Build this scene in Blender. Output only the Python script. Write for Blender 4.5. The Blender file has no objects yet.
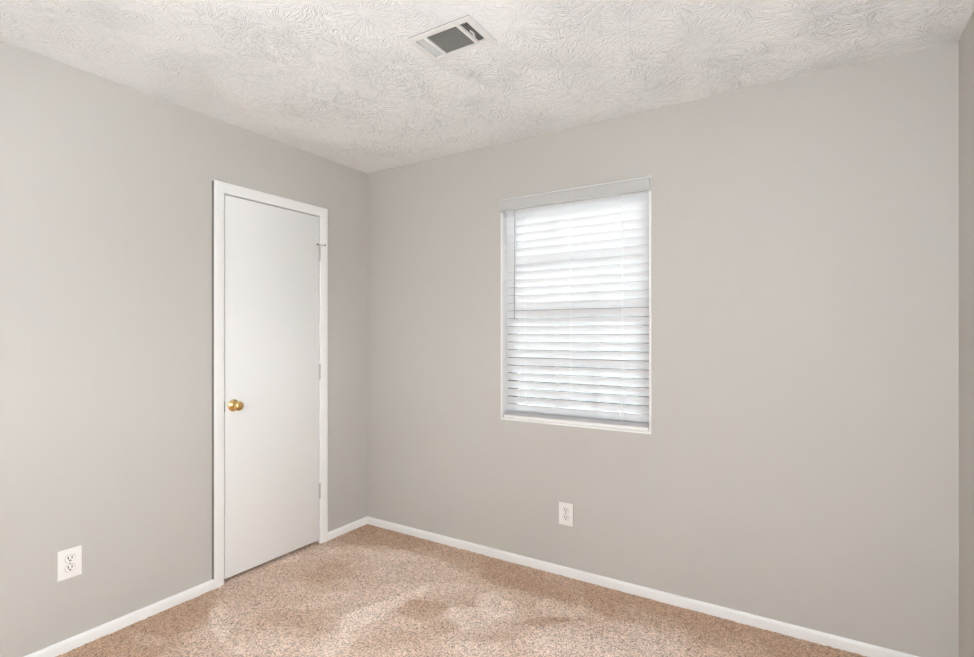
import bpy, bmesh, math, random
import numpy as np
from mathutils import Vector, Matrix

C = bpy.context.scene.collection
S = bpy.context.scene
R = math.radians
random.seed(4)

# ------------------------------------------------------------------ camera
cam_d = bpy.data.cameras.new('camera')
cam_d.sensor_width = 36.0
cam_d.lens = 519.78 * 36.0 / 974.0
cam_d.shift_y = 6.06 / 974.0
cam_d.clip_start = 0.02
cam = bpy.data.objects.new('camera', cam_d)
cam.location = (2.6317, -2.6378, 1.3165)
cam.rotation_euler = (R(90), 0, 0.5577)
C.objects.link(cam)
S.camera = cam

# ------------------------------------------------------------------ room measures (metres)
W, H = 3.11, 2.44            # width of the window wall, ceiling height
L = 3.35                     # depth of the room
WT = 0.14                    # wall thickness
WX0, WX1, WZ0, WZ1 = 1.083, 1.953, 0.818, 2.112      # opening of the window wall
DY0, DY1, DZ = -1.062, -0.4055, 2.076                # door opening in the closet wall
SX = (-2.25, -1.45, 0.85, 1.60)                      # unseen window added beside the camera to light the room

# ------------------------------------------------------------------ light
world = bpy.data.worlds.new('overcast_sky')
S.world = world
world.use_nodes = True
bg = world.node_tree.nodes['Background']
bg.inputs[0].default_value = (0.905, 0.96, 1.0, 1)
bg.inputs[1].default_value = 11.0
world.cycles.sampling_method = 'AUTOMATIC'


def portal(name, loc, rot, sx, sy):
    d = bpy.data.lights.new(name, 'AREA')
    d.shape = 'RECTANGLE'
    d.size, d.size_y = sx, sy
    d.cycles.is_portal = True
    o = bpy.data.objects.new(name, d)
    o.location, o.rotation_euler = loc, rot
    C.objects.link(o)


portal('window_daylight', ((WX0 + WX1) / 2, WT + 0.03, (WZ0 + WZ1) / 2), (R(-90), 0, 0), WX1 - WX0, WZ1 - WZ0)
portal('fill_window_daylight', (W + WT + 0.03, (SX[0] + SX[1]) / 2, (SX[2] + SX[3]) / 2), (R(90), 0, R(90)), SX[1] - SX[0], SX[3] - SX[2])

FLOOR_FILL = 36.0                  # strength of the globe light added behind the viewer
WALL_FILL = 88.0                # and of the smaller one added on the side wall

S.view_settings.view_transform = 'Standard'
S.view_settings.look = 'None'
S.view_settings.gamma = 1.0
S.view_settings.use_curve_mapping = False
S.view_settings.exposure = 1.15
S.cycles.use_denoising = True
S.cycles.max_bounces = 14
S.cycles.diffuse_bounces = 10
S.cycles.transparent_max_bounces = 12
S.cycles.sample_clamp_indirect = 10.0


# ------------------------------------------------------------------ materials
def new_mat(name):
    m = bpy.data.materials.new(name)
    m.use_nodes = True
    return m, m.node_tree, m.node_tree.nodes['Principled BSDF']


def node(nt, kind, **kw):
    n = nt.nodes.new(kind)
    for k, v in kw.items():
        setattr(n, k, v)
    return n


def plain(name, col, rough=0.5, metal=0.0, bump=0.0, scale=400, spec=0.5, vary=0.0):
    """A paint, plastic or metal with a fine uneven surface."""
    m, nt, b = new_mat(name)
    b.inputs['Roughness'].default_value = rough
    b.inputs['Metallic'].default_value = metal
    b.inputs['Specular IOR Level'].default_value = spec
    tc = node(nt, 'ShaderNodeTexCoord')
    nz = node(nt, 'ShaderNodeTexNoise')
    nz.inputs['Scale'].default_value = scale
    nz.inputs['Detail'].default_value = 3
    nt.links.new(tc.outputs['Object'], nz.inputs['Vector'])
    mix = node(nt, 'ShaderNodeMix', data_type='RGBA')
    mix.inputs[6].default_value = (*[c * (1 - vary) for c in col], 1)
    mix.inputs[7].default_value = (*[min(1, c * (1 + vary)) for c in col], 1)
    nt.links.new(nz.outputs['Fac'], mix.inputs[0])
    nt.links.new(mix.outputs[2], b.inputs['Base Color'])
    if bump:
        bp = node(nt, 'ShaderNodeBump')
        bp.inputs['Strength'].default_value = bump
        bp.inputs['Distance'].default_value = 0.001
        nt.links.new(nz.outputs['Fac'], bp.inputs['Height'])
        nt.links.new(bp.outputs[0], b.inputs['Normal'])
    return m


M_wall = plain('greige_wall_paint', (0.522, 0.501, 0.470), 0.75, bump=0.12, scale=260, spec=0.25, vary=0.01)
M_trim = plain('white_trim_paint', (0.84, 0.835, 0.82), 0.42, bump=0.05, scale=150, vary=0.01)
M_door = plain('white_door_paint', (0.80, 0.795, 0.785), 0.45, bump=0.08, scale=120, vary=0.012)
M_plastic = plain('white_plastic', (0.84, 0.82, 0.79), 0.35, scale=90, vary=0.01)
M_valance = plain('pale_grey_valance', (0.50, 0.497, 0.485), 0.45, scale=60, vary=0.015)
M_vinyl = plain('grey_window_frame', (0.22, 0.215, 0.21), 0.5, scale=60, vary=0.01)
M_brass = plain('polished_brass', (0.74, 0.51, 0.22), 0.2, 1.0, scale=40, vary=0.03)
M_steel = plain('brushed_nickel', (0.50, 0.49, 0.46), 0.38, 1.0, scale=300, vary=0.1)
M_hinge = plain('painted_over_hinge', (0.52, 0.51, 0.49), 0.5, 0.3, scale=200, vary=0.08)
M_slot = plain('dark_slot', (0.035, 0.033, 0.03), 0.6, scale=50)
M_hollow_shade = plain('near_black_hollow_shade', (0.012, 0.0115, 0.011), 0.7, 0.0, scale=30, vary=0.2)  # near black stands in for the unlit duct and closet
M_vent = plain('white_enamel_register', (0.78, 0.775, 0.76), 0.4, scale=80, vary=0.01)
M_ground = plain('dull_ground', (0.03, 0.03, 0.028), 0.9, scale=2, vary=0.25)
M_cord = plain('white_cord', (0.88, 0.88, 0.87), 0.7, scale=700, bump=0.3, vary=0.05)
M_wand = plain('translucent_grey_wand', (0.42, 0.43, 0.44), 0.25, scale=60, vary=0.03)
M_cap = plain('grey_rubber', (0.30, 0.29, 0.28), 0.7, scale=60)


def glass_material():
    m, nt, b = new_mat('window_glass')
    nt.nodes.remove(b)
    out = nt.nodes['Material Output']
    tr = node(nt, 'ShaderNodeBsdfTransparent')
    tr.inputs[0].default_value = (0.93, 0.95, 0.94, 1)
    gl = node(nt, 'ShaderNodeBsdfGlossy')
    gl.inputs['Roughness'].default_value = 0.02
    fr = node(nt, 'ShaderNodeFresnel')
    fr.inputs[0].default_value = 1.45
    mx = node(nt, 'ShaderNodeMixShader')
    nt.links.new(fr.outputs[0], mx.inputs[0])
    nt.links.new(tr.outputs[0], mx.inputs[1])
    nt.links.new(gl.outputs[0], mx.inputs[2])
    nt.links.new(mx.outputs[0], out.inputs[0])
    return m


def slat_material():
    m, nt, b = new_mat('white_vinyl_slat')
    out = nt.nodes['Material Output']
    b.inputs['Roughness'].default_value = 0.4
    tc = node(nt, 'ShaderNodeTexCoord')
    mp = node(nt, 'ShaderNodeMapping')
    mp.inputs['Scale'].default_value = (3, 120, 120)
    nz = node(nt, 'ShaderNodeTexNoise')
    nz.inputs['Scale'].default_value = 4
    cr = node(nt, 'ShaderNodeMix', data_type='RGBA')
    cr.inputs[6].default_value = (0.81, 0.813, 0.82, 1)
    cr.inputs[7].default_value = (0.85, 0.853, 0.86, 1)
    nt.links.new(tc.outputs['Object'], mp.inputs[0])
    nt.links.new(mp.outputs[0], nz.inputs['Vector'])
    nt.links.new(nz.outputs['Fac'], cr.inputs[0])
    nt.links.new(cr.outputs[2], b.inputs['Base Color'])
    tl = node(nt, 'ShaderNodeBsdfTranslucent')
    tl.inputs[0].default_value = (0.90, 0.91, 0.93, 1)
    mx = node(nt, 'ShaderNodeMixShader')
    mx.inputs[0].default_value = 0.26
    nt.links.new(b.outputs[0], mx.inputs[1])
    nt.links.new(tl.outputs[0], mx.inputs[2])
    nt.links.new(mx.outputs[0], out.inputs[0])
    return m


def ceiling_material():
    """White paint over plaster slapped with a stomp brush: fans of short ridges."""
    m, nt, b = new_mat('stomped_plaster_ceiling')
    b.inputs['Base Color'].default_value = (0.90, 0.905, 0.905, 1)
    b.inputs['Roughness'].default_value = 0.85
    b.inputs['Specular IOR Level'].default_value = 0.2
    ln = nt.links.new
    tc = node(nt, 'ShaderNodeTexCoord')

    def mth(op, a, c=None, clamp=False):
        n = node(nt, 'ShaderNodeMath', operation=op, use_clamp=clamp)
        for i, v in enumerate((a, c)):
            if v is None:
                continue
            if isinstance(v, (int, float)):
                n.inputs[i].default_value = v
            else:
                ln(v, n.inputs[i])
        return n.outputs[0]

    wn = node(nt, 'ShaderNodeTexNoise')
    wn.inputs['Scale'].default_value = 7
    wn.inputs['Detail'].default_value = 2
    ln(tc.outputs['Object'], wn.inputs['Vector'])
    sub = node(nt, 'ShaderNodeVectorMath', operation='SUBTRACT')
    sub.inputs[1].default_value = (0.5, 0.5, 0.5)
    ln(wn.outputs['Color'], sub.inputs[0])
    sc = node(nt, 'ShaderNodeVectorMath', operation='SCALE')
    sc.inputs['Scale'].default_value = 0.10
    ln(sub.outputs[0], sc.inputs[0])
    warp = node(nt, 'ShaderNodeVectorMath', operation='ADD')
    ln(tc.outputs['Object'], warp.inputs[0])
    ln(sc.outputs[0], warp.inputs[1])

    def fans(scale, offset, turns, seed):
        off = node(nt, 'ShaderNodeVectorMath', operation='ADD')
        off.inputs[1].default_value = offset
        ln(warp.outputs[0], off.inputs[0])
        vo = node(nt, 'ShaderNodeTexVoronoi', voronoi_dimensions='2D', feature='F1')
        vo.inputs['Scale'].default_value = scale
        ln(off.outputs[0], vo.inputs['Vector'])
        d = node(nt, 'ShaderNodeVectorMath', operation='SUBTRACT')
        ln(off.outputs[0], d.inputs[0])
        ln(vo.outputs['Position'], d.inputs[1])
        xyz = node(nt, 'ShaderNodeSeparateXYZ')
        ln(d.outputs[0], xyz.inputs[0])
        ang = mth('ARCTAN2', xyz.outputs[1], xyz.outputs[0])
        rad = mth('SQRT', mth('ADD', mth('MULTIPLY', xyz.outputs[0], xyz.outputs[0]),
                              mth('MULTIPLY', xyz.outputs[1], xyz.outputs[1])))
        cmb = node(nt, 'ShaderNodeCombineXYZ')
        ln(mth('MULTIPLY', mth('COSINE', ang), turns), cmb.inputs[0])
        ln(mth('MULTIPLY', mth('SINE', ang), turns), cmb.inputs[1])
        ln(mth('ADD', mth('MULTIPLY', rad, 15.0), seed), cmb.inputs[2])
        nz = node(nt, 'ShaderNodeTexNoise')
        nz.inputs['Scale'].default_value = 1.0
        nz.inputs['Detail'].default_value = 1.5
        nz.inputs['Distortion'].default_value = 0.25
        ln(cmb.outputs[0], nz.inputs['Vector'])
        ridge = mth('SUBTRACT', 1.0, mth('MULTIPLY', mth('ABSOLUTE', mth('SUBTRACT', nz.outputs['Fac'], 0.5)), 9.0), True)
        return mth('MULTIPLY', ridge, mth('MULTIPLY', mth('SUBTRACT', rad, 0.012), 40.0, True))

    a = fans(5.2, (0.0, 0.0, 0.0), 7.0, 0.0)
    c = fans(4.4, (3.17, 1.71, 0.0), 8.0, 11.0)
    pn = node(nt, 'ShaderNodeTexNoise')
    pn.inputs['Scale'].default_value = 4.0
    ln(tc.outputs['Object'], pn.inputs['Vector'])
    patch = mth('MULTIPLY', mth('SUBTRACT', pn.outputs['Fac'], 0.36), 4.0, True)
    h = mth('ADD', mth('MAXIMUM', a, mth('MULTIPLY', c, patch)), 0.0)
    fine = node(nt, 'ShaderNodeTexNoise')
    fine.inputs['Scale'].default_value = 130
    ln(tc.outputs['Object'], fine.inputs['Vector'])
    h2 = mth('ADD', mth('MULTIPLY', h, mth('ADD', mth('MULTIPLY', patch, 0.6), 0.4)), mth('MULTIPLY', fine.outputs['Fac'], 0.35))
    bp = node(nt, 'ShaderNodeBump')
    bp.inputs['Strength'].default_value = 0.85
    bp.inputs['Distance'].default_value = 0.0046
    ln(h2, bp.inputs['Height'])
    ln(bp.outputs[0], b.inputs['Normal'])
    return m


def carpet_material():
    m, nt, b = new_mat('tan_cut_pile_carpet')
    ln = nt.links.new
    b.inputs['Roughness'].default_value = 0.95
    b.inputs['Specular IOR Level'].default_value = 0.1
    b.inputs['Sheen Weight'].default_value = 0.15
    b.inputs['Sheen Roughness'].default_value = 0.6
    at = node(nt, 'ShaderNodeAttribute', attribute_name='nap')
    tu = node(nt, 'ShaderNodeAttribute', attribute_name='tuft')
    tc = node(nt, 'ShaderNodeTexCoord')
    base = node(nt, 'ShaderNodeMix', data_type='RGBA')
    base.inputs[6].default_value = (0.570, 0.372, 0.245, 1)
    base.inputs[7].default_value = (0.950, 0.775, 0.655, 1)
    ln(at.outputs['Fac'], base.inputs[0])
    vo = node(nt, 'ShaderNodeTexVoronoi', feature='F1')
    vo.inputs['Scale'].default_value = 210
    ln(tc.outputs['Object'], vo.inputs['Vector'])
    hs = node(nt, 'ShaderNodeSeparateColor')
    ln(vo.outputs['Color'], hs.inputs[0])
    rmp = node(nt, 'ShaderNodeMapRange')
    rmp.inputs['To Min'].default_value = 0.26
    rmp.inputs['To Max'].default_value = 1.22
    pw = node(nt, 'ShaderNodeMath', operation='POWER')
    pw.inputs[1].default_value = 0.55
    ln(hs.outputs[0], pw.inputs[0])
    ln(pw.outputs[0], rmp.inputs['Value'])
    r2 = node(nt, 'ShaderNodeMapRange')
    r2.inputs['To Min'].default_value = 0.86
    r2.inputs['To Max'].default_value = 1.08
    ln(tu.outputs['Fac'], r2.inputs['Value'])
    mul = node(nt, 'ShaderNodeMath', operation='MULTIPLY')
    ln(rmp.outputs[0], mul.inputs[0])
    ln(r2.outputs[0], mul.inputs[1])
    sc = node(nt, 'ShaderNodeVectorMath', operation='SCALE')
    ln(base.outputs[2], sc.inputs[0])
    ln(mul.outputs[0], sc.inputs['Scale'])
    ln(sc.outputs[0], b.inputs['Base Color'])
    bp = node(nt, 'ShaderNodeBump')
    bp.inputs['Strength'].default_value = 0.6
    bp.inputs['Distance'].default_value = 0.004
    ln(vo.outputs['Distance'], bp.inputs['Height'])
    bp.invert = True
    ln(bp.outputs[0], b.inputs['Normal'])
    return m


M_glass = glass_material()
M_slat = slat_material()
M_ceil = ceiling_material()
M_carpet = carpet_material()


# ------------------------------------------------------------------ mesh helpers
def obj(name, bm, mat, parent=None, smooth=False, autosmooth=None):
    bmesh.ops.recalc_face_normals(bm, faces=bm.faces[:])
    me = bpy.data.meshes.new(name)
    bm.to_mesh(me)
    bm.free()
    me.materials.append(mat)
    if smooth:
        for p in me.polygons:
            p.use_smooth = True
        if autosmooth:
            me.set_sharp_from_angle(angle=R(autosmooth))
    o = bpy.data.objects.new(name, me)
    C.objects.link(o)
    if parent is not None:
        o.parent = parent
    return o


def empty(name, loc=(0, 0, 0), rz=0.0):
    o = bpy.data.objects.new(name, None)
    o.empty_display_size = 0.05
    o.location = loc
    o.rotation_euler = (0, 0, rz)
    C.objects.link(o)
    return o


def tag(o, label, cat, group=None, kind=None):
    o['label'] = label
    o['category'] = cat
    if group:
        o['group'] = group
    if kind:
        o['kind'] = kind
    return o


def box(bm, a, b, bevel=0.0, seg=2):
    x0, y0, z0 = a
    x1, y1, z1 = b
    vs = [bm.verts.new(p) for p in ((x0, y0, z0), (x1, y0, z0), (x1, y1, z0), (x0, y1, z0),
                                    (x0, y0, z1), (x1, y0, z1), (x1, y1, z1), (x0, y1, z1))]
    fs = [bm.faces.new([vs[i] for i in q]) for q in ((0, 3, 2, 1), (4, 5, 6, 7), (0, 1, 5, 4), (1, 2, 6, 5), (2, 3, 7, 6), (3, 0, 4, 7))]
    if bevel:
        es = {e for f in fs for e in f.edges}
        bmesh.ops.bevel(bm, geom=list(es), offset=bevel, segments=seg, affect='EDGES', profile=0.5)
    return bm


def lathe(bm, prof, axis_m, seg=40):
    """Revolve (radius, height) pairs about local z, then place by axis_m."""
    rings = []
    for r, h in prof:
        if r < 1e-6:
            rings.append([bm.verts.new(axis_m @ Vector((0, 0, h)))])
        else:
            rings.append([bm.verts.new(axis_m @ Vector((r * math.cos(2 * math.pi * i / seg), r * math.sin(2 * math.pi * i / seg), h))) for i in range(seg)])
    for A, B in zip(rings, rings[1:]):
        if len(A) == len(B) == 1:
            continue
        for i in range(seg):
            j = (i + 1) % seg
            if len(A) == 1:
                bm.faces.new((A[0], B[i], B[j]))
            elif len(B) == 1:
                bm.faces.new((A[i], A[j], B[0]))
            else:
                bm.faces.new((A[i], A[j], B[j], B[i]))
    for ring, flip in ((rings[0], True), (rings[-1], False)):
        if len(ring) > 1:
            bm.faces.new(ring[::-1] if flip else ring)
    return bm


def tube(bm, p, q, r, seg=12, taper=None):
    p, q = Vector(p), Vector(q)
    d = q - p
    m = Matrix.Translation(p) @ d.to_track_quat('Z', 'Y').to_matrix().to_4x4()
    r2 = r if taper is None else taper
    e = min(r, d.length / 4) * 0.35
    return lathe(bm, [(0, 0), (r - e, 0), (r, e), (r2, d.length - e), (r2 - e, d.length), (0, d.length)], m, seg)


def prism(bm, prof, p, q, up=(0, 0, 1), out=(0, 1, 0)):
    """Extrude a (out, up) profile from p to q."""
    p, q, up, out = Vector(p), Vector(q), Vector(up), Vector(out)
    A = [bm.verts.new(p + out * a + up * b) for a, b in prof]
    B = [bm.verts.new(q + out * a + up * b) for a, b in prof]
    n = len(prof)
    for i in range(n):
        j = (i + 1) % n
        bm.faces.new((A[i], A[j], B[j], B[i]))
    bm.faces.new(A[::-1])
    bm.faces.new(B)
    return bm


def wall_with_hole(bm, axis, at0, at1, u0, u1, z0, z1, hole):
    """A slab across axis (x or y) between at0 and at1 with one rectangular hole (hu0, hu1, hz0, hz1), as one closed mesh."""
    hu0, hu1, hz0, hz1 = hole
    us, zs = [u0, hu0, hu1, u1], [z0, hz0, hz1, z1]
    P = (lambda t, u, z: (t, u, z)) if axis == 'x' else (lambda t, u, z: (u, t, z))
    V = {}

    def v(k, i, j):
        if (k, i, j) not in V:
            V[k, i, j] = bm.verts.new(P((at0, at1)[k], us[i], zs[j]))
        return V[k, i, j]
    solid = [(i, j) for i in range(3) for j in range(3) if (i, j) != (1, 1) and us[i + 1] > us[i] and zs[j + 1] > zs[j]]
    for i, j in solid:
        for k in (0, 1):
            bm.faces.new((v(k, i, j), v(k, i + 1, j), v(k, i + 1, j + 1), v(k, i, j + 1)))
        for (di, dj, e) in ((-1, 0, ((i, j), (i, j + 1))), (1, 0, ((i + 1, j), (i + 1, j + 1))), (0, -1, ((i, j), (i + 1, j))), (0, 1, ((i, j + 1), (i + 1, j + 1)))):
            if (i + di, j + dj) not in solid:
                (a, b_), (c, d) = e
                bm.faces.new((v(0, a, b_), v(0, c, d), v(1, c, d), v(1, a, b_)))
    return bm


# ------------------------------------------------------------------ the setting
WIN_HOLE = (WX0, WX1, WZ0, WZ1)
o = obj('wall_back', wall_with_hole(bmesh.new(), 'y', 0, WT, -WT, W + WT, 0, H, WIN_HOLE), M_wall)
tag(o, 'greige painted wall holding the small window with white blinds', 'wall', kind='structure')
o = obj('wall_left', wall_with_hole(bmesh.new(), 'x', -WT, 0, -L - WT, 0, 0, H, (DY0, DY1, 0, DZ)), M_wall)
tag(o, 'greige painted wall holding the white closet door', 'wall', kind='structure')
o = obj('wall_right', wall_with_hole(bmesh.new(), 'x', W, W + WT, -L - WT, 0, 0, H, SX), M_wall)
tag(o, 'greige painted wall, only a narrow strip beside the far corner', 'wall', kind='structure')
bm = bmesh.new()
box(bm, (0, -L - WT, 0), (W, -L, H))
tag(obj('wall_front', bm, M_wall), 'greige painted wall behind the viewer', 'wall', kind='structure')

# ceiling, with a hole for the register
VX, VY, VHX, VHY = 1.472, -1.033, 0.145, 0.0955        # register centre and half size
hx, hy = VHX - 0.022, VHY - 0.024
bm = bmesh.new()
xs, ys = [-WT, VX - hx, VX + hx, W + WT], [-L - WT, VY - hy, VY + hy, WT]
V = {(k, i, j): bm.verts.new((xs[i], ys[j], (H, H + 0.12)[k])) for k in (0, 1) for i in range(4) for j in range(4)}
for i in range(3):
    for j in range(3):
        for k in (0, 1):
            if k == 0 and (i, j) == (1, 1):
                continue
            bm.faces.new((V[k, i, j], V[k, i + 1, j], V[k, i + 1, j + 1], V[k, i, j + 1]))
ring = [(1, 1), (2, 1), (2, 2), (1, 2)]
for a, b_ in zip(ring, ring[1:] + ring[:1]):           # sides of the hole
    bm.faces.new((V[0, *a], V[0, *b_], V[1, *b_], V[1, *a]))
for i in range(3):
    for j in (0, 3):
        bm.faces.new((V[0, i, j], V[0, i + 1, j], V[1, i + 1, j], V[1, i, j]))
        bm.faces.new((V[0, j, i], V[0, j, i + 1], V[1, j, i + 1], V[1, j, i]))
tag(obj('ceiling', bm, M_ceil), 'white ceiling with brush stomped plaster texture', 'ceiling', kind='structure')


# floor: cut pile carpet, a dense uneven sheet
def carpet():
    step = 0.0075
    nx, ny = int((W + 0.12) / step), int((L + 0.0) / step)
    rng = np.random.default_rng(7)

    def fbm(scale, seed):
        g = np.random.default_rng(seed)
        out = np.zeros((ny + 1, nx + 1))
        amp = 1.0
        for _ in range(4):
            n = g.random((int(L / scale) + 4, int((W + .2) / scale) + 4))
            yy = np.arange(ny + 1)[:, None] * step / scale
            xx = np.arange(nx + 1)[None, :] * step / scale
            y0, x0 = yy.astype(int), xx.astype(int)
            fy, fx = yy - y0, xx - x0
            fy, fx = fy * fy * (3 - 2 * fy), fx * fx * (3 - 2 * fx)
            out += amp * (n[y0, x0] * (1 - fy) * (1 - fx) + n[y0 + 1, x0] * fy * (1 - fx) + n[y0, x0 + 1] * (1 - fy) * fx + n[y0 + 1, x0 + 1] * fy * fx - .5)
            amp *= .55
            scale *= .5
        return out
    X = -0.12 + np.arange(nx + 1)[None, :] * step + np.zeros((ny + 1, 1))
    Y = -L + np.arange(ny + 1)[:, None] * step + np.zeros((1, nx + 1))
    wx, wy = X + 0.075 * fbm(.22, 1) + 0.03 * fbm(.05, 11), Y + 0.075 * fbm(.22, 2) + 0.03 * fbm(.05, 12)
    nap = 0.44 + 0.20 * fbm(.45, 3) + 0.24 * fbm(.13, 5)
    for (cx, cy, rx, ry, ang, amp) in NAP:                 # brushed patches: (centre, radii, turn, lighter or darker)
        c, s = math.cos(ang), math.sin(ang)
        u, v = (wx - cx) * c + (wy - cy) * s, -(wx - cx) * s + (wy - cy) * c
        d = np.sqrt((u / rx) ** 2 + (v / ry) ** 2)
        t = np.clip((1.16 - d) / 0.30, 0, 1)
        nap += amp * t * t * (3 - 2 * t)
    nap = np.clip(nap, 0, 1)
    tuft = rng.random((ny + 1, nx + 1))
    Z = 0.0045 * (tuft - 0.5) + 0.002 * fbm(.06, 9)
    co = np.stack([X, Y, Z], -1).reshape(-1, 3).astype(np.float32)
    idx = np.arange((nx + 1) * (ny + 1)).reshape(ny + 1, nx + 1)
    q = np.stack([idx[:-1, :-1], idx[:-1, 1:], idx[1:, 1:], idx[1:, :-1]], -1).reshape(-1, 4)
    me = bpy.data.meshes.new('floor')
    me.from_pydata(co, [], q.tolist())
    for nm, val in (('nap', nap), ('tuft', tuft)):
        a = me.attributes.new(nm, 'FLOAT', 'POINT')
        a.data.foreach_set('value', val.reshape(-1).astype(np.float32))
    me.polygons.foreach_set('use_smooth', [True] * len(me.polygons))
    me.materials.append(M_carpet)
    o = bpy.data.objects.new('floor', me)
    C.objects.link(o)
    return o


NAP = [
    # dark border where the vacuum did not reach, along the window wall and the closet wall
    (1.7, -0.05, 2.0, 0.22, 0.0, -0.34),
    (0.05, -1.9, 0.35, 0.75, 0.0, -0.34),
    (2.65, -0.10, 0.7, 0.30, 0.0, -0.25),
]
NAP += [                       # brushed lighter patches, then darker ones
    (0.897, -0.760, 0.280, 0.072, 1.43, 0.40),
    (1.300, -0.633, 0.111, 0.097, 0.56, 0.36),
    (1.316, -0.454, 0.064, 0.130, 0.56, 0.34),
    (1.615, -0.301, 0.136, 0.077, 0.82, 0.30),
    (0.888, -1.136, 0.144, 0.084, 0.91, 0.28),
    (1.477, -0.802, 0.109, 0.086, 0.56, 0.26),
    (0.326, -1.250, 0.203, 0.031, -0.40, 0.30),
    (0.634, -1.243, 0.129, 0.100, 0.56, 0.20),
    (0.214, -1.506, 0.078, 0.044, 0.91, 0.18),
    (0.263, -0.406, 0.145, 0.061, 0.56, 0.24),
    (0.507, -0.321, 0.143, 0.073, 0.56, 0.26),
    (0.607, -0.863, 0.129, 0.052, 1.26, 0.16),
    (0.956, -0.286, 0.166, 0.049, 0.73, 0.14),
    (2.006, -0.388, 0.474, 0.181, 0.56, 0.20),
    (1.728, -0.604, 0.254, 0.121, 0.56, 0.16),
    (0.930, -0.517, 0.260, 0.077, 0.56, 0.16),
    (2.353, -0.171, 0.112, 0.084, 0.56, 0.12),
    (2.613, -0.068, 0.038, 0.085, 0.56, 0.22),
    (-0.050, -0.733, 0.117, 0.075, 0.56, 0.10),
    (0.792, -0.208, 0.234, 0.112, 0.56, 0.08),
    (1.078, -0.710, 0.132, 0.092, 0.21, -0.38),
    (1.578, -0.479, 0.138, 0.038, 0.82, -0.38),
    (0.268, -0.108, 0.327, 0.162, 0.56, -0.28),
    (0.363, -0.684, 0.143, 0.103, 0.56, -0.16),
    (0.614, -1.091, 0.156, 0.120, 0.56, -0.16),
    (0.066, -1.615, 0.171, 0.132, 0.56, -0.22),
    (0.140, -1.386, 0.183, 0.100, 0.56, -0.20),
    (1.486, -0.695, 0.095, 0.030, 0.56, -0.20),
    (1.065, -0.992, 0.128, 0.061, 0.56, -0.10),
    (1.247, -0.808, 0.079, 0.039, 0.56, -0.18),
    (1.228, -0.542, 0.039, 0.047, 0.56, -0.20),
    (0.761, -0.876, 0.038, 0.097, 0.56, -0.06),
    (0.357, -0.572, 0.068, 0.054, 0.56, -0.12),
    (1.827, -0.101, 0.198, 0.062, 0.73, -0.12),
]
tag(carpet(), 'tan cut pile carpet with brushed lighter and darker patches', 'carpet floor', kind='structure')


# baseboards
BB = [(0, 0), (0.013, 0), (0.013, 0.038), (0.0115, 0.0445), (0.008, 0.0495), (0.003, 0.052), (0, 0.052)]
CAS_L, CAS_R = -1.1035, -0.3605


def baseboard(name, p, q, out, label):
    bm = bmesh.new()
    prism(bm, BB, p, q, (0, 0, 1), out)
    tag(obj(name, bm, M_trim, smooth=True, autosmooth=35), label, 'baseboard', kind='structure')


baseboard('baseboard_back', (0, 0, -0.004), (W, 0, -0.004), (0, -1, 0), 'white baseboard running along the window wall')
baseboard('baseboard_left', (0, CAS_L, -0.004), (0, -L, -0.004), (1, 0, 0), 'white baseboard between the closet door and the viewer')
baseboard('trim_2', (0, -0.0131, -0.004), (0, CAS_R, -0.004), (1, 0, 0), 'short white baseboard between closet door and room corner')
baseboard('baseboard_right', (W, -0.0131, -0.004), (W, -L, -0.004), (-1, 0, 0), 'white baseboard along the wall beside the viewer')

# ------------------------------------------------------------------ closet door: casing, jamb, slab and hardware
CP = [(0, 0), (0, 0.008), (0.004, 0.0115), (0.012, 0.0125), (0.030, 0.0150), (0.046, 0.0165), (0.0535, 0.0155), (0.0565, 0.013), (0.0565, 0.0085), (0.036, 0.0085), (0.036, 0)]
iy0, iy1, iz = CAS_L + 0.0565, CAS_R - 0.0565, 2.1175 - 0.0565
bm = bmesh.new()
path = [(iy0, -0.004, -1, 0), (iy0, iz, -1, 1), (iy1, iz, 1, 1), (iy1, -0.004, 1, 0)]
rows = [[bm.verts.new((t, y + dy * u, z + dz * u)) for u, t in CP] for y, z, dy, dz in path]
for A, B in zip(rows, rows[1:]):
    for i in range(len(CP)):
        j = (i + 1) % len(CP)
        bm.faces.new((A[i], A[j], B[j], B[i]))
bm.faces.new(rows[0])
bm.faces.new(rows[-1][::-1])
casing = obj('trim_1', bm, M_trim, smooth=True, autosmooth=25)
tag(casing, 'white painted wooden casing framing the closet door', 'door casing', kind='structure')
bm = bmesh.new()
jx0, jx1 = -WT + 0.002, -0.0005
box(bm, (jx0, DY0, 0), (jx1, iy0 - 0.005, DZ))
box(bm, (jx0, iy1 + 0.005, 0), (jx1, DY1, DZ))
box(bm, (jx0, iy0 - 0.005, iz + 0.005), (jx1, iy1 + 0.005, DZ))
box(bm, (-0.052, iy0 - 0.005, 0), (-0.042, iy0 + 0.010, iz + 0.005))      # stops
box(bm, (-0.052, iy1 - 0.010, 0), (-0.042, iy1 + 0.005, iz + 0.005))
box(bm, (-0.052, iy0 + 0.010, iz - 0.010), (-0.042, iy1 - 0.010, iz + 0.005))
obj('door_jamb', bm, M_trim, casing)
bm = bmesh.new()  # dark strip painting the shade along the casing's left edge
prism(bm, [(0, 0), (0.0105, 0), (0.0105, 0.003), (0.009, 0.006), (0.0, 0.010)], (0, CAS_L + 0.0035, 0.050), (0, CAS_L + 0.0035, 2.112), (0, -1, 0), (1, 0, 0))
cb = obj('casing_shade_strip', bm, plain('painted_edge_shade', (0.20, 0.185, 0.16), 0.7, scale=90, vary=0.15), casing)
cb['label'] = 'thin dark strip painting the shade beside the casing'
bm = bmesh.new()
box(bm, (-WT - 0.03, DY0 - 0.03, 0), (-WT + 0.002, DY1 + 0.03, DZ + 0.03))
tag(obj('closet_shade_panel', bm, M_hollow_shade), 'near black panel painting the unlit closet behind the door', 'closet back', kind='structure')

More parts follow.
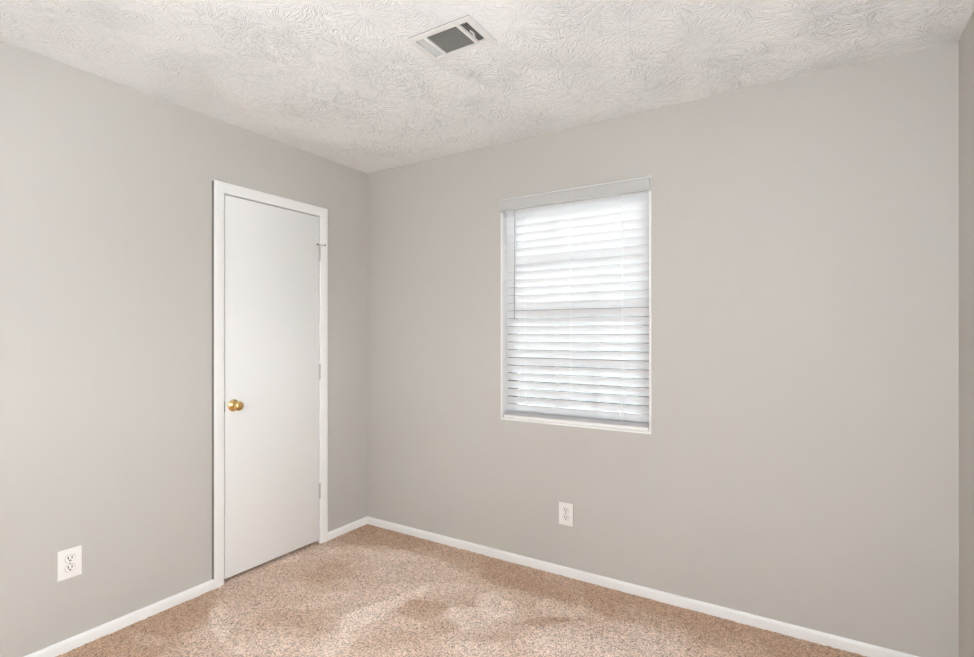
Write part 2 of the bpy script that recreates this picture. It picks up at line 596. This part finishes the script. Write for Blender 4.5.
sy0, sy1, sz0, sz1 = iy0 + 0.0085, iy1 - 0.0015, 0.021, iz - 0.004
bm = bmesh.new()
box(bm, (-0.036, sy0, sz0), (-0.001, sy1, sz1), 0.0015, 2)
door = obj('door_1', bm, M_door, smooth=True, autosmooth=30)
tag(door, 'plain white flush closet door with brass knob', 'door', kind='structure')
KY, KZ = -0.990, 0.9365
mx = Matrix.Translation((-0.001, KY, KZ)) @ Matrix.Rotation(R(90), 4, 'Y')
bm = bmesh.new()
lathe(bm, [(0, 0), (0.0320, 0), (0.0325, 0.002), (0.0315, 0.0045), (0.026, 0.0075), (0.018, 0.010), (0.0145, 0.014), (0, 0.014)], mx)
rose = obj('knob_rosette', bm, M_brass, door, smooth=True, autosmooth=50)
bm = bmesh.new()
lathe(bm, [(0, 0.012), (0.0115, 0.012), (0.0105, 0.022), (0.0115, 0.029), (0.0165, 0.033), (0.0225, 0.038), (0.0258, 0.045), (0.0262, 0.051), (0.0240, 0.057), (0.0185, 0.0615), (0.0105, 0.064), (0, 0.0648)], mx)
knob = obj('door_knob', bm, M_brass, door, smooth=True, autosmooth=60)
knob['label'] = 'round polished brass knob'
bm = bmesh.new()
box(bm, (-0.024, sy0 - 0.0060, KZ - 0.030), (-0.0004, sy0 + 0.0010, KZ + 0.026), 0.0005, 1)
obj('latch_plate', bm, M_slot, door)
for zc in (1.826, 1.0815, 0.331):
    bm = bmesh.new()
    for k in range(5):
        z0 = zc - 0.0445 + k * 0.0178
        tube(bm, (0.0055, sy1 + 0.0018, z0 + 0.0004), (0.0055, sy1 + 0.0018, z0 + 0.0174), 0.0062, 14)
    tube(bm, (0.0055, sy1 + 0.0018, zc - 0.050), (0.0055, sy1 + 0.0018, zc - 0.0445), 0.0035, 12)
    tube(bm, (0.0055, sy1 + 0.0018, zc + 0.0445), (0.0055, sy1 + 0.0018, zc + 0.050), 0.0050, 12)
    h = obj('door_hinge', bm, M_hinge, door, smooth=True, autosmooth=40)
    if zc > 1.5:
        bm = bmesh.new()
        zz, yy, xx = zc + 0.0535, sy1 + 0.0018, 0.0055
        tube(bm, (xx, yy, zz - 0.004), (xx, yy, zz + 0.004), 0.0095, 16)
        tube(bm, (xx, yy, zz), (xx + 0.016, yy - 0.030, zz), 0.0034, 12)
        tube(bm, (xx, yy, zz), (xx + 0.022, yy + 0.022, zz), 0.0034, 12)
        st = obj('hinge_pin_stop', bm, M_steel, h, smooth=True, autosmooth=40)
        st['label'] = 'metal hinge pin door stop'
        bm = bmesh.new()
        tube(bm, (xx + 0.014, yy - 0.027, zz), (xx + 0.018, yy - 0.035, zz), 0.0060, 14)
        tube(bm, (xx + 0.020, yy + 0.020, zz), (xx + 0.025, yy + 0.025, zz), 0.0060, 14)
        obj('stop_bumper', bm, M_cap, h, smooth=True, autosmooth=40)


# ------------------------------------------------------------------ windows
def window(name, to_world, u0, u1, z0, z1, label, liner_out):
    """A double hung window in a hole from u0 to u1; depth d runs outwards from the room face of the wall."""
    def B(bm, u_a, d_a, z_a, u_b, d_b, z_b, bev=0.0):
        n0 = len(bm.verts)
        box(bm, (u_a, d_a, z_a), (u_b, d_b, z_b), bev, 1)
    bm = bmesh.new()
    f = 0.030
    B(bm, u0, 0.068, z0, u0 + f, WT, z1)
    B(bm, u1 - f, 0.068, z0, u1, WT, z1)
    B(bm, u0 + f, 0.068, z1 - f, u1 - f, WT, z1)
    B(bm, u0 + f, 0.068, z0, u1 - f, WT, z0 + f)
    bm.transform(to_world)
    root = obj(name, bm, M_vinyl)
    tag(root, label, 'window', kind='structure')
    bm = bmesh.new()                                    # painted liner of the recess
    t = 0.010
    B(bm, u0, -liner_out, z0, u0 + t, 0.068, z1, 0.001)
    B(bm, u1 - t, -liner_out, z0, u1, 0.068, z1, 0.001)
    B(bm, u0 + t, 0.004, z1 - 0.006, u1 - t, 0.068, z1)
    B(bm, u0 + t, -liner_out, z0, u1 - t, 0.068, z0 + t, 0.001)
    bm.transform(to_world)
    obj('window_liner', bm, M_trim, root)
    zm = (z0 + z1) / 2
    for nm, d0, d1, za, zb, rb, rt in (('lower_sash', 0.078, 0.102, z0 + f, zm + 0.022, 0.055, 0.040), ('upper_sash', 0.106, 0.130, zm - 0.020, z1 - f, 0.040, 0.040)):
        bm = bmesh.new()
        a, b_ = u0 + f, u1 - f
        s = 0.040
        B(bm, a, d0, za, a + s, d1, zb)
        B(bm, b_ - s, d0, za, b_, d1, zb)
        B(bm, a + s, d0, za, b_ - s, d1, za + rb)
        B(bm, a + s, d0, zb - rt, b_ - s, d1, zb)
        dm = (d0 + d1) / 2
        wdt = (b_ - a - 2 * s)
        for k in (1, 2):
            x = a + s + wdt * k / 3
            B(bm, x - 0.010, dm - 0.007, za + rb, x + 0.010, dm + 0.007, zb - rt)
        zc = (za + rb + zb - rt) / 2
        B(bm, a + s, dm - 0.0065, zc - 0.010, b_ - s, dm + 0.0065, zc + 0.010)
        bm.transform(to_world)
        sash = obj(nm, bm, M_vinyl, root)
        bm = bmesh.new()
        B(bm, a + s - 0.004, dm - 0.002, za + rb - 0.004, b_ - s + 0.004, dm + 0.002, zb - rt + 0.004)
        bm.transform(to_world)
        obj('glass_pane', bm, M_glass, sash)
    return root


win = window('window_1', Matrix.Identity(4), WX0, WX1, WZ0, WZ1, 'double hung white window recessed behind the white blinds', 0.002)
TW2 = Matrix.Translation((W, 0, 0)) @ Matrix.Rotation(R(-90), 4, 'Z')     # (u, d) -> (x = W + d, y = -u)
window('fill_window', TW2, -SX[1], -SX[0], SX[2], SX[3], 'unseen window added beside the viewer to light the room', 0.002)

# ------------------------------------------------------------------ the window blind
BX0, BX1 = WX0 + 0.0165, WX1 - 0.017
blind = empty('window_blind', ((WX0 + WX1) / 2, 0.032, WZ0 + 0.010))
tag(blind, 'white horizontal slat blind, nearly shut, filling the small recessed window', 'window blind')
IB = Matrix.Translation(blind.location).inverted()


def bobj(name, bm, mat, **kw):
    bm.transform(IB)
    return obj(name, bm, mat, blind, **kw)


bm = bmesh.new()
VP = [(0, 2.0355), (0, 2.0425), (0.0025, 2.045), (0.0025, 2.088), (0, 2.0905), (0, 2.0985), (-0.010, 2.0985), (-0.010, 2.0355)]
prism(bm, VP, (WX0 + 0.0005, -0.0225, 0), (WX1 - 0.0015, -0.0225, 0), (0, 0, 1), (0, -1, 0))
v_ = bobj('valance', bm, M_valance)
v_['label'] = 'flat pale grey valance strip'
for xa in (WX0 + 0.0005, WX1 - 0.0095):
    bm = bmesh.new()
    box(bm, (xa, -0.0124, 2.0365), (xa + 0.009, 0.010, 2.0975), 0.001, 1)
    bobj('valance_return', bm, M_plastic)
bm = bmesh.new()
box(bm, (BX0, 0.0105, 2.046), (BX1, 0.058, 2.096), 0.002, 1)
bobj('headrail', bm, M_plastic)

TILT, PITCH, SW = R(62), 0.0455, 0.0466
top_edge = 2.030                      # room edge of the topmost slat
n_slat = 25
bm = bmesh.new()


def slat(zc, tilt):
    """A shallow bowed strip, its room edge turned up."""
    n = 7
    prof = []
    for side in (1, -1):
        for i in range(n):
            s = -0.5 + i / (n - 1)
            s = s if side > 0 else -s
            crown = 0.0030 * (1 - 4 * s * s)
            t = 0.0030 * (1 - (2 * s) ** 8 * 0.5)
            prof.append((s * SW, crown + side * t / 2))
    ct, st = math.cos(tilt), math.sin(tilt)
    # local s runs outwards and down; the bowed side looks outwards and up
    pts = [(0.033 + a * ct + b * st, zc - a * st + b * ct) for a, b in prof]
    jig = random.uniform(-0.0004, 0.0004)
    prism(bm, pts, (BX0, 0, jig), (BX1, 0, jig + random.uniform(-0.0008, 0.0008)))


zs = []
for k in range(n_slat):
    zc = 2.024 - PITCH * k
    zs.append(zc)
    slat(zc, TILT + random.uniform(-0.02, 0.02))
zl = zs[-1]
for zc, t in ((0.889, R(66)), (0.8685, R(14)), (0.8625, R(4)), (0.857, 0.0), (0.8515, 0.0)):
    slat(zc, t)
bobj('slats', bm, M_slat, smooth=True, autosmooth=50)
bm = bmesh.new()
box(bm, (BX0, 0.006, WZ0 + 0.0105), (BX1, 0.058, WZ0 + 0.030), 0.003, 2)
bobj('bottom_rail', bm, M_plastic, smooth=True, autosmooth=40)
for x in (1.236, 1.514, 1.802):
    bm = bmesh.new()
    tube(bm, (x, 0.0165, 0.846), (x, 0.0165, 2.05), 0.0006, 6)
    tube(bm, (x + 0.004, 0.0475, 0.846), (x + 0.004, 0.0475, 2.05), 0.0006, 6)
    for zc in zs:
        ct, st = 0.5 * SW * math.cos(TILT), 0.5 * SW * math.sin(TILT)
        tube(bm, (x, 0.0165, zc + st - 0.005), (x + 0.004, 0.0475, zc - st - 0.002), 0.0005, 5)
    bobj('ladder_cord', bm, M_cord, smooth=True)
bm = bmesh.new()
tube(bm, (1.1735, 0.002, 1.425), (1.1735, 0.004, 2.046), 0.0024, 8)
tube(bm, (1.1735, 0.002, 1.405), (1.1735, 0.002, 1.425), 0.0034, 10)
w_ = bobj('tilt_wand', bm, M_wand, smooth=True, autosmooth=50)
w_['label'] = 'thin grey rod hanging at one side'
bm = bmesh.new()
for dx, zt in ((-0.006, 0.92), (0.007, 0.918), (0.0, 0.895)):
    tube(bm, (1.803 + dx, 0.0035, zt), (1.803 + dx, 0.0025, zt - 0.022), 0.0022, 10, 0.0048)
    tube(bm, (1.803 + dx, 0.0035, zt), (1.803 + dx * .3, 0.0050, 0.955), 0.0008, 6)
tube(bm, (1.803, 0.0050, 0.95), (1.803, 0.0055, 2.046), 0.0005, 6)
bobj('lift_cord', bm, M_cord, smooth=True, autosmooth=50)

# ------------------------------------------------------------------ ceiling register
vent = empty('ceiling_vent', (VX, VY, H))
tag(vent, 'white metal air register set in the textured ceiling', 'ceiling vent')


def plate_ring(bm, u0, u1, v0, v1, iu0, iu1, iv0, iv1, drop, lip):
    """Flat frame, its rim bent back up to the ceiling."""
    O = [(u0 + .012, v0 + .012), (u1 - .012, v0 + .012), (u1 - .012, v1 - .012), (u0 + .012, v1 - .012)]
    O1 = [(u0, v0), (u1, v0), (u1, v1), (u0, v1)]
    O2 = [(u0 + lip, v0 + lip), (u1 - lip, v0 + lip), (u1 - lip, v1 - lip), (u0 + lip, v1 - lip)]
    I = [(iu0, iv0), (iu1, iv0), (iu1, iv1), (iu0, iv1)]
    rows = [[bm.verts.new((x, y, z)) for x, y in P_] for P_, z in ((O, -0.0060), (O1, -0.0060), (O1, -0.0072), (O2, -drop), (I, -drop), (I, 0.004))]
    for A, B in zip(rows, rows[1:]):
        for i in range(4):
            j = (i + 1) % 4
            bm.faces.new((A[i], A[j], B[j], B[i]))
    return bm


ax0, ax1, ay = -0.121, 0.1165, 0.0690
bm = bmesh.new()
plate_ring(bm, -VHX, VHX, -VHY, VHY, ax0, ax1, -ay, ay, 0.0084, 0.002)
b1, b2 = (-0.0835, -0.0715), (0.0665, 0.0775)
for a, b_ in (b1, b2):
    box(bm, (a, -ay, -0.0068), (b_, ay, 0.004))
obj('register_frame', bm, M_vent, vent)
bm = bmesh.new()                                         # black ring painting the shadow line between the plate and the plaster
g = [(-VHX + .006, -VHY + .006), (VHX - .006, -VHY + .006), (VHX - .006, VHY - .006), (-VHX + .006, VHY - .006)]
gi = [(ax0 - .003, -ay - .003), (ax1 + .003, -ay - .003), (ax1 + .003, ay + .003), (ax0 - .003, ay + .003)]
rows = [[bm.verts.new((x, y, z)) for x, y in P_] for P_, z in ((g, 0.0), (g, -0.0060), (gi, -0.0060), (gi, 0.0))]
for A, B in zip(rows, rows[1:]):
    for i in range(4):
        bm.faces.new((A[i], A[(i + 1) % 4], B[(i + 1) % 4], B[i]))
obj('painted_rim_shadow', bm, M_slot, vent)
bm = bmesh.new()


def louver(bm, p, q, wdir, w, tilt, t=0.0011):
    """A thin blade from p to q; wdir is the horizontal direction its room edge leans to."""
    d = Vector(wdir) * math.sin(tilt) + Vector((0, 0, -1)) * math.cos(tilt)
    n = d.cross((Vector(q) - Vector(p)).normalized())
    prism(bm, [(-w / 2, -t / 2), (w / 2, -t / 2), (w / 2, t / 2), (-w / 2, t / 2)], p, q, n, d)


for k in range(5):                                       # blades throwing air away from the viewer
    x = ax0 + 0.005 + k * 0.0076
    louver(bm, (x, -ay, -0.001), (x, ay, -0.001), (-1, 0, 0), 0.0064, R(25))
obj('side_louvers', bm, M_vent, vent)
bm = bmesh.new()
for k in range(5):                                       # blades throwing air toward the viewer's wall
    x = b2[1] + 0.0045 + k * 0.0084
    louver(bm, (x, -ay, -0.001), (x, ay, -0.001), (1, 0, 0), 0.0060, R(40))
obj('side_louvers', bm, M_vent, vent)
bm = bmesh.new()
for k in range(15):
    y = -ay + 0.005 + k * 0.0091
    louver(bm, (b1[1], y, 0.001), (b2[0], y, 0.001), (0, 1, 0), 0.0085, R(28), 0.0009)
cl = obj('centre_louvers', bm, plain('grey_enamel', (0.20, 0.193, 0.18), 0.5, scale=80, vary=0.05), vent)  # centre blades a darker grey than the rest of the register
bm = bmesh.new()
box(bm, (0.096, -0.022, -0.0115), (0.101, 0.006, -0.0065), 0.001, 1)
tube(bm, (0.0985, 0.004, -0.0095), (0.0985, 0.010, -0.020), 0.0028, 10)
obj('damper_lever', bm, M_vent, vent)
for sx in (-1, 1):
    bm = bmesh.new()
    mxs = Matrix.Translation((-0.0025 + sx * 0.133, 0, -0.0068)) @ Matrix.Rotation(R(180), 4, 'X')
    lathe(bm, [(0, 0), (0.0035, 0), (0.003, 0.0014), (0, 0.002)], mxs, 14)
    obj('mounting_screw', bm, M_vent, vent)
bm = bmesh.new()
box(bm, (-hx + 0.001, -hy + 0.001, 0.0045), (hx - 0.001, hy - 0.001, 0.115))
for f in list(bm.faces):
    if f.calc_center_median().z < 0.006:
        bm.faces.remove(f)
obj('duct_boot', bm, M_hollow_shade, vent)


# ------------------------------------------------------------------ wall outlets
def make_outlet(label):
    root = empty('wall_outlet')
    tag(root, label, 'electrical outlet')
    root['group'] = 'white duplex outlets low on the walls'
    w, h = 0.0420, 0.0615                  # local: x across, z up, y out of the wall towards -y
    bm = bmesh.new()
    box(bm, (-w, -0.0065, -h), (w, -0.0036, h))
    es = [e for e in bm.edges if all(v.co.y < -0.006 for v in e.verts)]
    bmesh.ops.bevel(bm, geom=es, offset=0.0022, segments=3, affect='EDGES', profile=0.6)
    obj('cover_plate', bm, M_plastic, root, smooth=True, autosmooth=30)
    bm = bmesh.new()  # black block painting the shade behind the plate's edges
    box(bm, (-w + 0.0016, -0.0038, -h + 0.0016), (w - 0.0016, 0, h - 0.0016))
    obj('plate_edge_shade', bm, M_slot, root)
    for zc in (0.0195, -0.0195):
        bm = bmesh.new()
        pts = []
        for i in range(40):                # round face with flattened top and bottom
            a = 2 * math.pi * i / 40
            pts.append((0.0172 * math.cos(a), max(-0.0142, min(0.0142, 0.0172 * math.sin(a)))))
        prism(bm, pts, (0, -0.006, zc), (0, -0.0080, zc), (0, 0, 1), (1, 0, 0))
        rec = obj('receptacle', bm, M_plastic, root)
        bm = bmesh.new()
        box(bm, (-0.0086, -0.0083, zc - 0.0010), (-0.0048, -0.0079, zc + 0.0100))
        box(bm, (0.0048, -0.0083, zc - 0.0004), (0.0084, -0.0079, zc + 0.0092))
        prism(bm, [(0.0038 * math.cos(2 * math.pi * i / 20), max(-0.0022, 0.0038 * math.sin(2 * math.pi * i / 20))) for i in range(20)],
              (0, -0.0079, zc - 0.0075), (0, -0.0083, zc - 0.0075), (0, 0, 1), (1, 0, 0))
        obj('plug_slots', bm, M_slot, rec)
        bm = bmesh.new()                   # thin shadow gap round the face
        ro = [(x * 1.075, z * 1.085) for x, z in pts]
        A = [bm.verts.new((x, -0.00655, zc + z)) for x, z in ro]
        B = [bm.verts.new((x, -0.00655, zc + z)) for x, z in pts]
        A2 = [bm.verts.new((x, -0.0063, zc + z)) for x, z in ro]
        for i in range(40):
            j = (i + 1) % 40
            bm.faces.new((A[i], A[j], B[j], B[i]))
            bm.faces.new((A[i], A[j], A2[j], A2[i]))
        obj('face_gap', bm, M_cap, rec)
    bm = bmesh.new()
    lathe(bm, [(0, 0.0062), (0.0034, 0.0062), (0.0032, 0.0074), (0.002, 0.0080), (0, 0.0082)], Matrix.Rotation(R(90), 4, 'X'), 18)
    obj('cover_screw', bm, M_steel, root, smooth=True, autosmooth=40)
    return root


def copy_tree(o, parent=None):
    c = o.copy()
    C.objects.link(c)
    if parent:
        c.parent = parent
    for ch in o.children:
        copy_tree(ch, c)
    return c


out_a = make_outlet('white duplex outlet on the window wall, below the blinds')
out_a.location = (1.497, 0, 0.3375)
out_b = copy_tree(out_a)
out_b['label'] = 'white duplex outlet on the closet door wall, nearest the viewer'
out_b.location = (0, -1.718, 0.362)
out_b.rotation_euler = (0, 0, R(90))

# ------------------------------------------------------------------ unseen fill lights added to brighten the room
floor_fill = empty('floor_fill_light', (1.85, -3.12, 0.0))  # globe light added out of view to brighten the walls and ceiling
tag(floor_fill, 'unseen white globe light added behind the viewer to brighten the room', 'added fill light')
bm = bmesh.new()
lathe(bm, [(0, 0.002), (0.135, 0.002), (0.138, 0.008), (0.134, 0.020), (0.06, 0.028), (0.018, 0.040), (0, 0.040)], Matrix.Identity(4))
obj('fill_light_base', bm, M_steel, floor_fill, smooth=True, autosmooth=40)
bm = bmesh.new()
tube(bm, (0, 0, 0.038), (0, 0, 1.475), 0.011, 20)
lathe(bm, [(0.011, 1.470), (0.045, 1.480), (0.048, 1.492), (0.0, 1.500)], Matrix.Identity(4), 28)
obj('fill_light_pole', bm, M_steel, floor_fill, smooth=True, autosmooth=40)
M_globe, nt_, b_ = new_mat('added_fill_globe')
b_.inputs['Base Color'].default_value = (0.9, 0.89, 0.86, 1)
b_.inputs['Emission Color'].default_value = (0.865, 0.93, 1.0, 1)
b_.inputs['Emission Strength'].default_value = FLOOR_FILL
bm = bmesh.new()
bmesh.ops.create_uvsphere(bm, u_segments=24, v_segments=16, radius=0.14)
bmesh.ops.translate(bm, verts=bm.verts[:], vec=(0, 0, 1.625))
obj('fill_globe', bm, M_globe, floor_fill, smooth=True)

sc_ = empty('wall_fill_light', (W, -2.30, 1.45))  # unseen wall light, added to even out the room
tag(sc_, 'small unseen globe light added on the wall beside the viewer', 'added wall fill light')
bm = bmesh.new()
lathe(bm, [(0, 0), (0.055, 0), (0.055, 0.008), (0.040, 0.016), (0.012, 0.020), (0.012, 0.075), (0.030, 0.080), (0.030, 0.088), (0, 0.088)], Matrix.Rotation(R(-90), 4, 'Y'), 28)
obj('fill_light_mount', bm, M_steel, sc_, smooth=True, autosmooth=40)
M_globe2 = M_globe.copy()
M_globe2.node_tree.nodes['Principled BSDF'].inputs['Emission Strength'].default_value = WALL_FILL
bm = bmesh.new()
bmesh.ops.create_uvsphere(bm, u_segments=24, v_segments=16, radius=0.08)
bmesh.ops.translate(bm, verts=bm.verts[:], vec=(-0.163, 0, 0))
obj('fill_globe', bm, M_globe2, sc_, smooth=True)

# ------------------------------------------------------------------ outdoors, glimpsed between the slats
bm = bmesh.new()
box(bm, (-30, -30, -0.9), (30, 30, -0.6))
tag(obj('ground', bm, M_ground), 'dull open ground outside the small window', 'ground', kind='structure')

bm = bmesh.new()                       # neighbouring house: clapboard wall under a low roof
y0 = 8.0
prof = []
for k in range(39):
    prof += [(-0.018, -0.6 + 0.12 * k), (0.0, -0.6 + 0.12 * (k + 1))]
prof += [(0.3, 4.08), (0.3, -0.6)]
prism(bm, prof, (-9, y0, 0), (13, y0, 0))
hs_ = obj('neighbour_house', bm, plain('charcoal_clapboard', (0.028, 0.029, 0.030), 0.8, scale=3, vary=0.15))
tag(hs_, 'charcoal clapboard house outside, glimpsed between the slats', 'house', kind='structure')
bm = bmesh.new()
prism(bm, [(-0.45, 3.90), (-0.45, 4.02), (3.2, 5.2), (6.9, 4.02), (6.9, 3.90), (3.2, 5.08)], (-9.3, y0, 0), (13.3, y0, 0))
obj('roof', bm, plain('dark_shingle', (0.022, 0.022, 0.023), 0.9, scale=12, vary=0.3), hs_)

bm = bmesh.new()  # pale slab out of view, added to bounce light onto the ceiling
box(bm, (W + WT, -6.5, -0.62), (W + WT + 7.0, 1.5, -0.12))
tag(obj('bounce_slab', bm, plain('pale_bounce_surface', (0.62, 0.615, 0.60), 0.85, scale=6, vary=0.06)), 'unseen pale slab added outside the fill window to light the ceiling', 'bounce_slab', kind='structure')
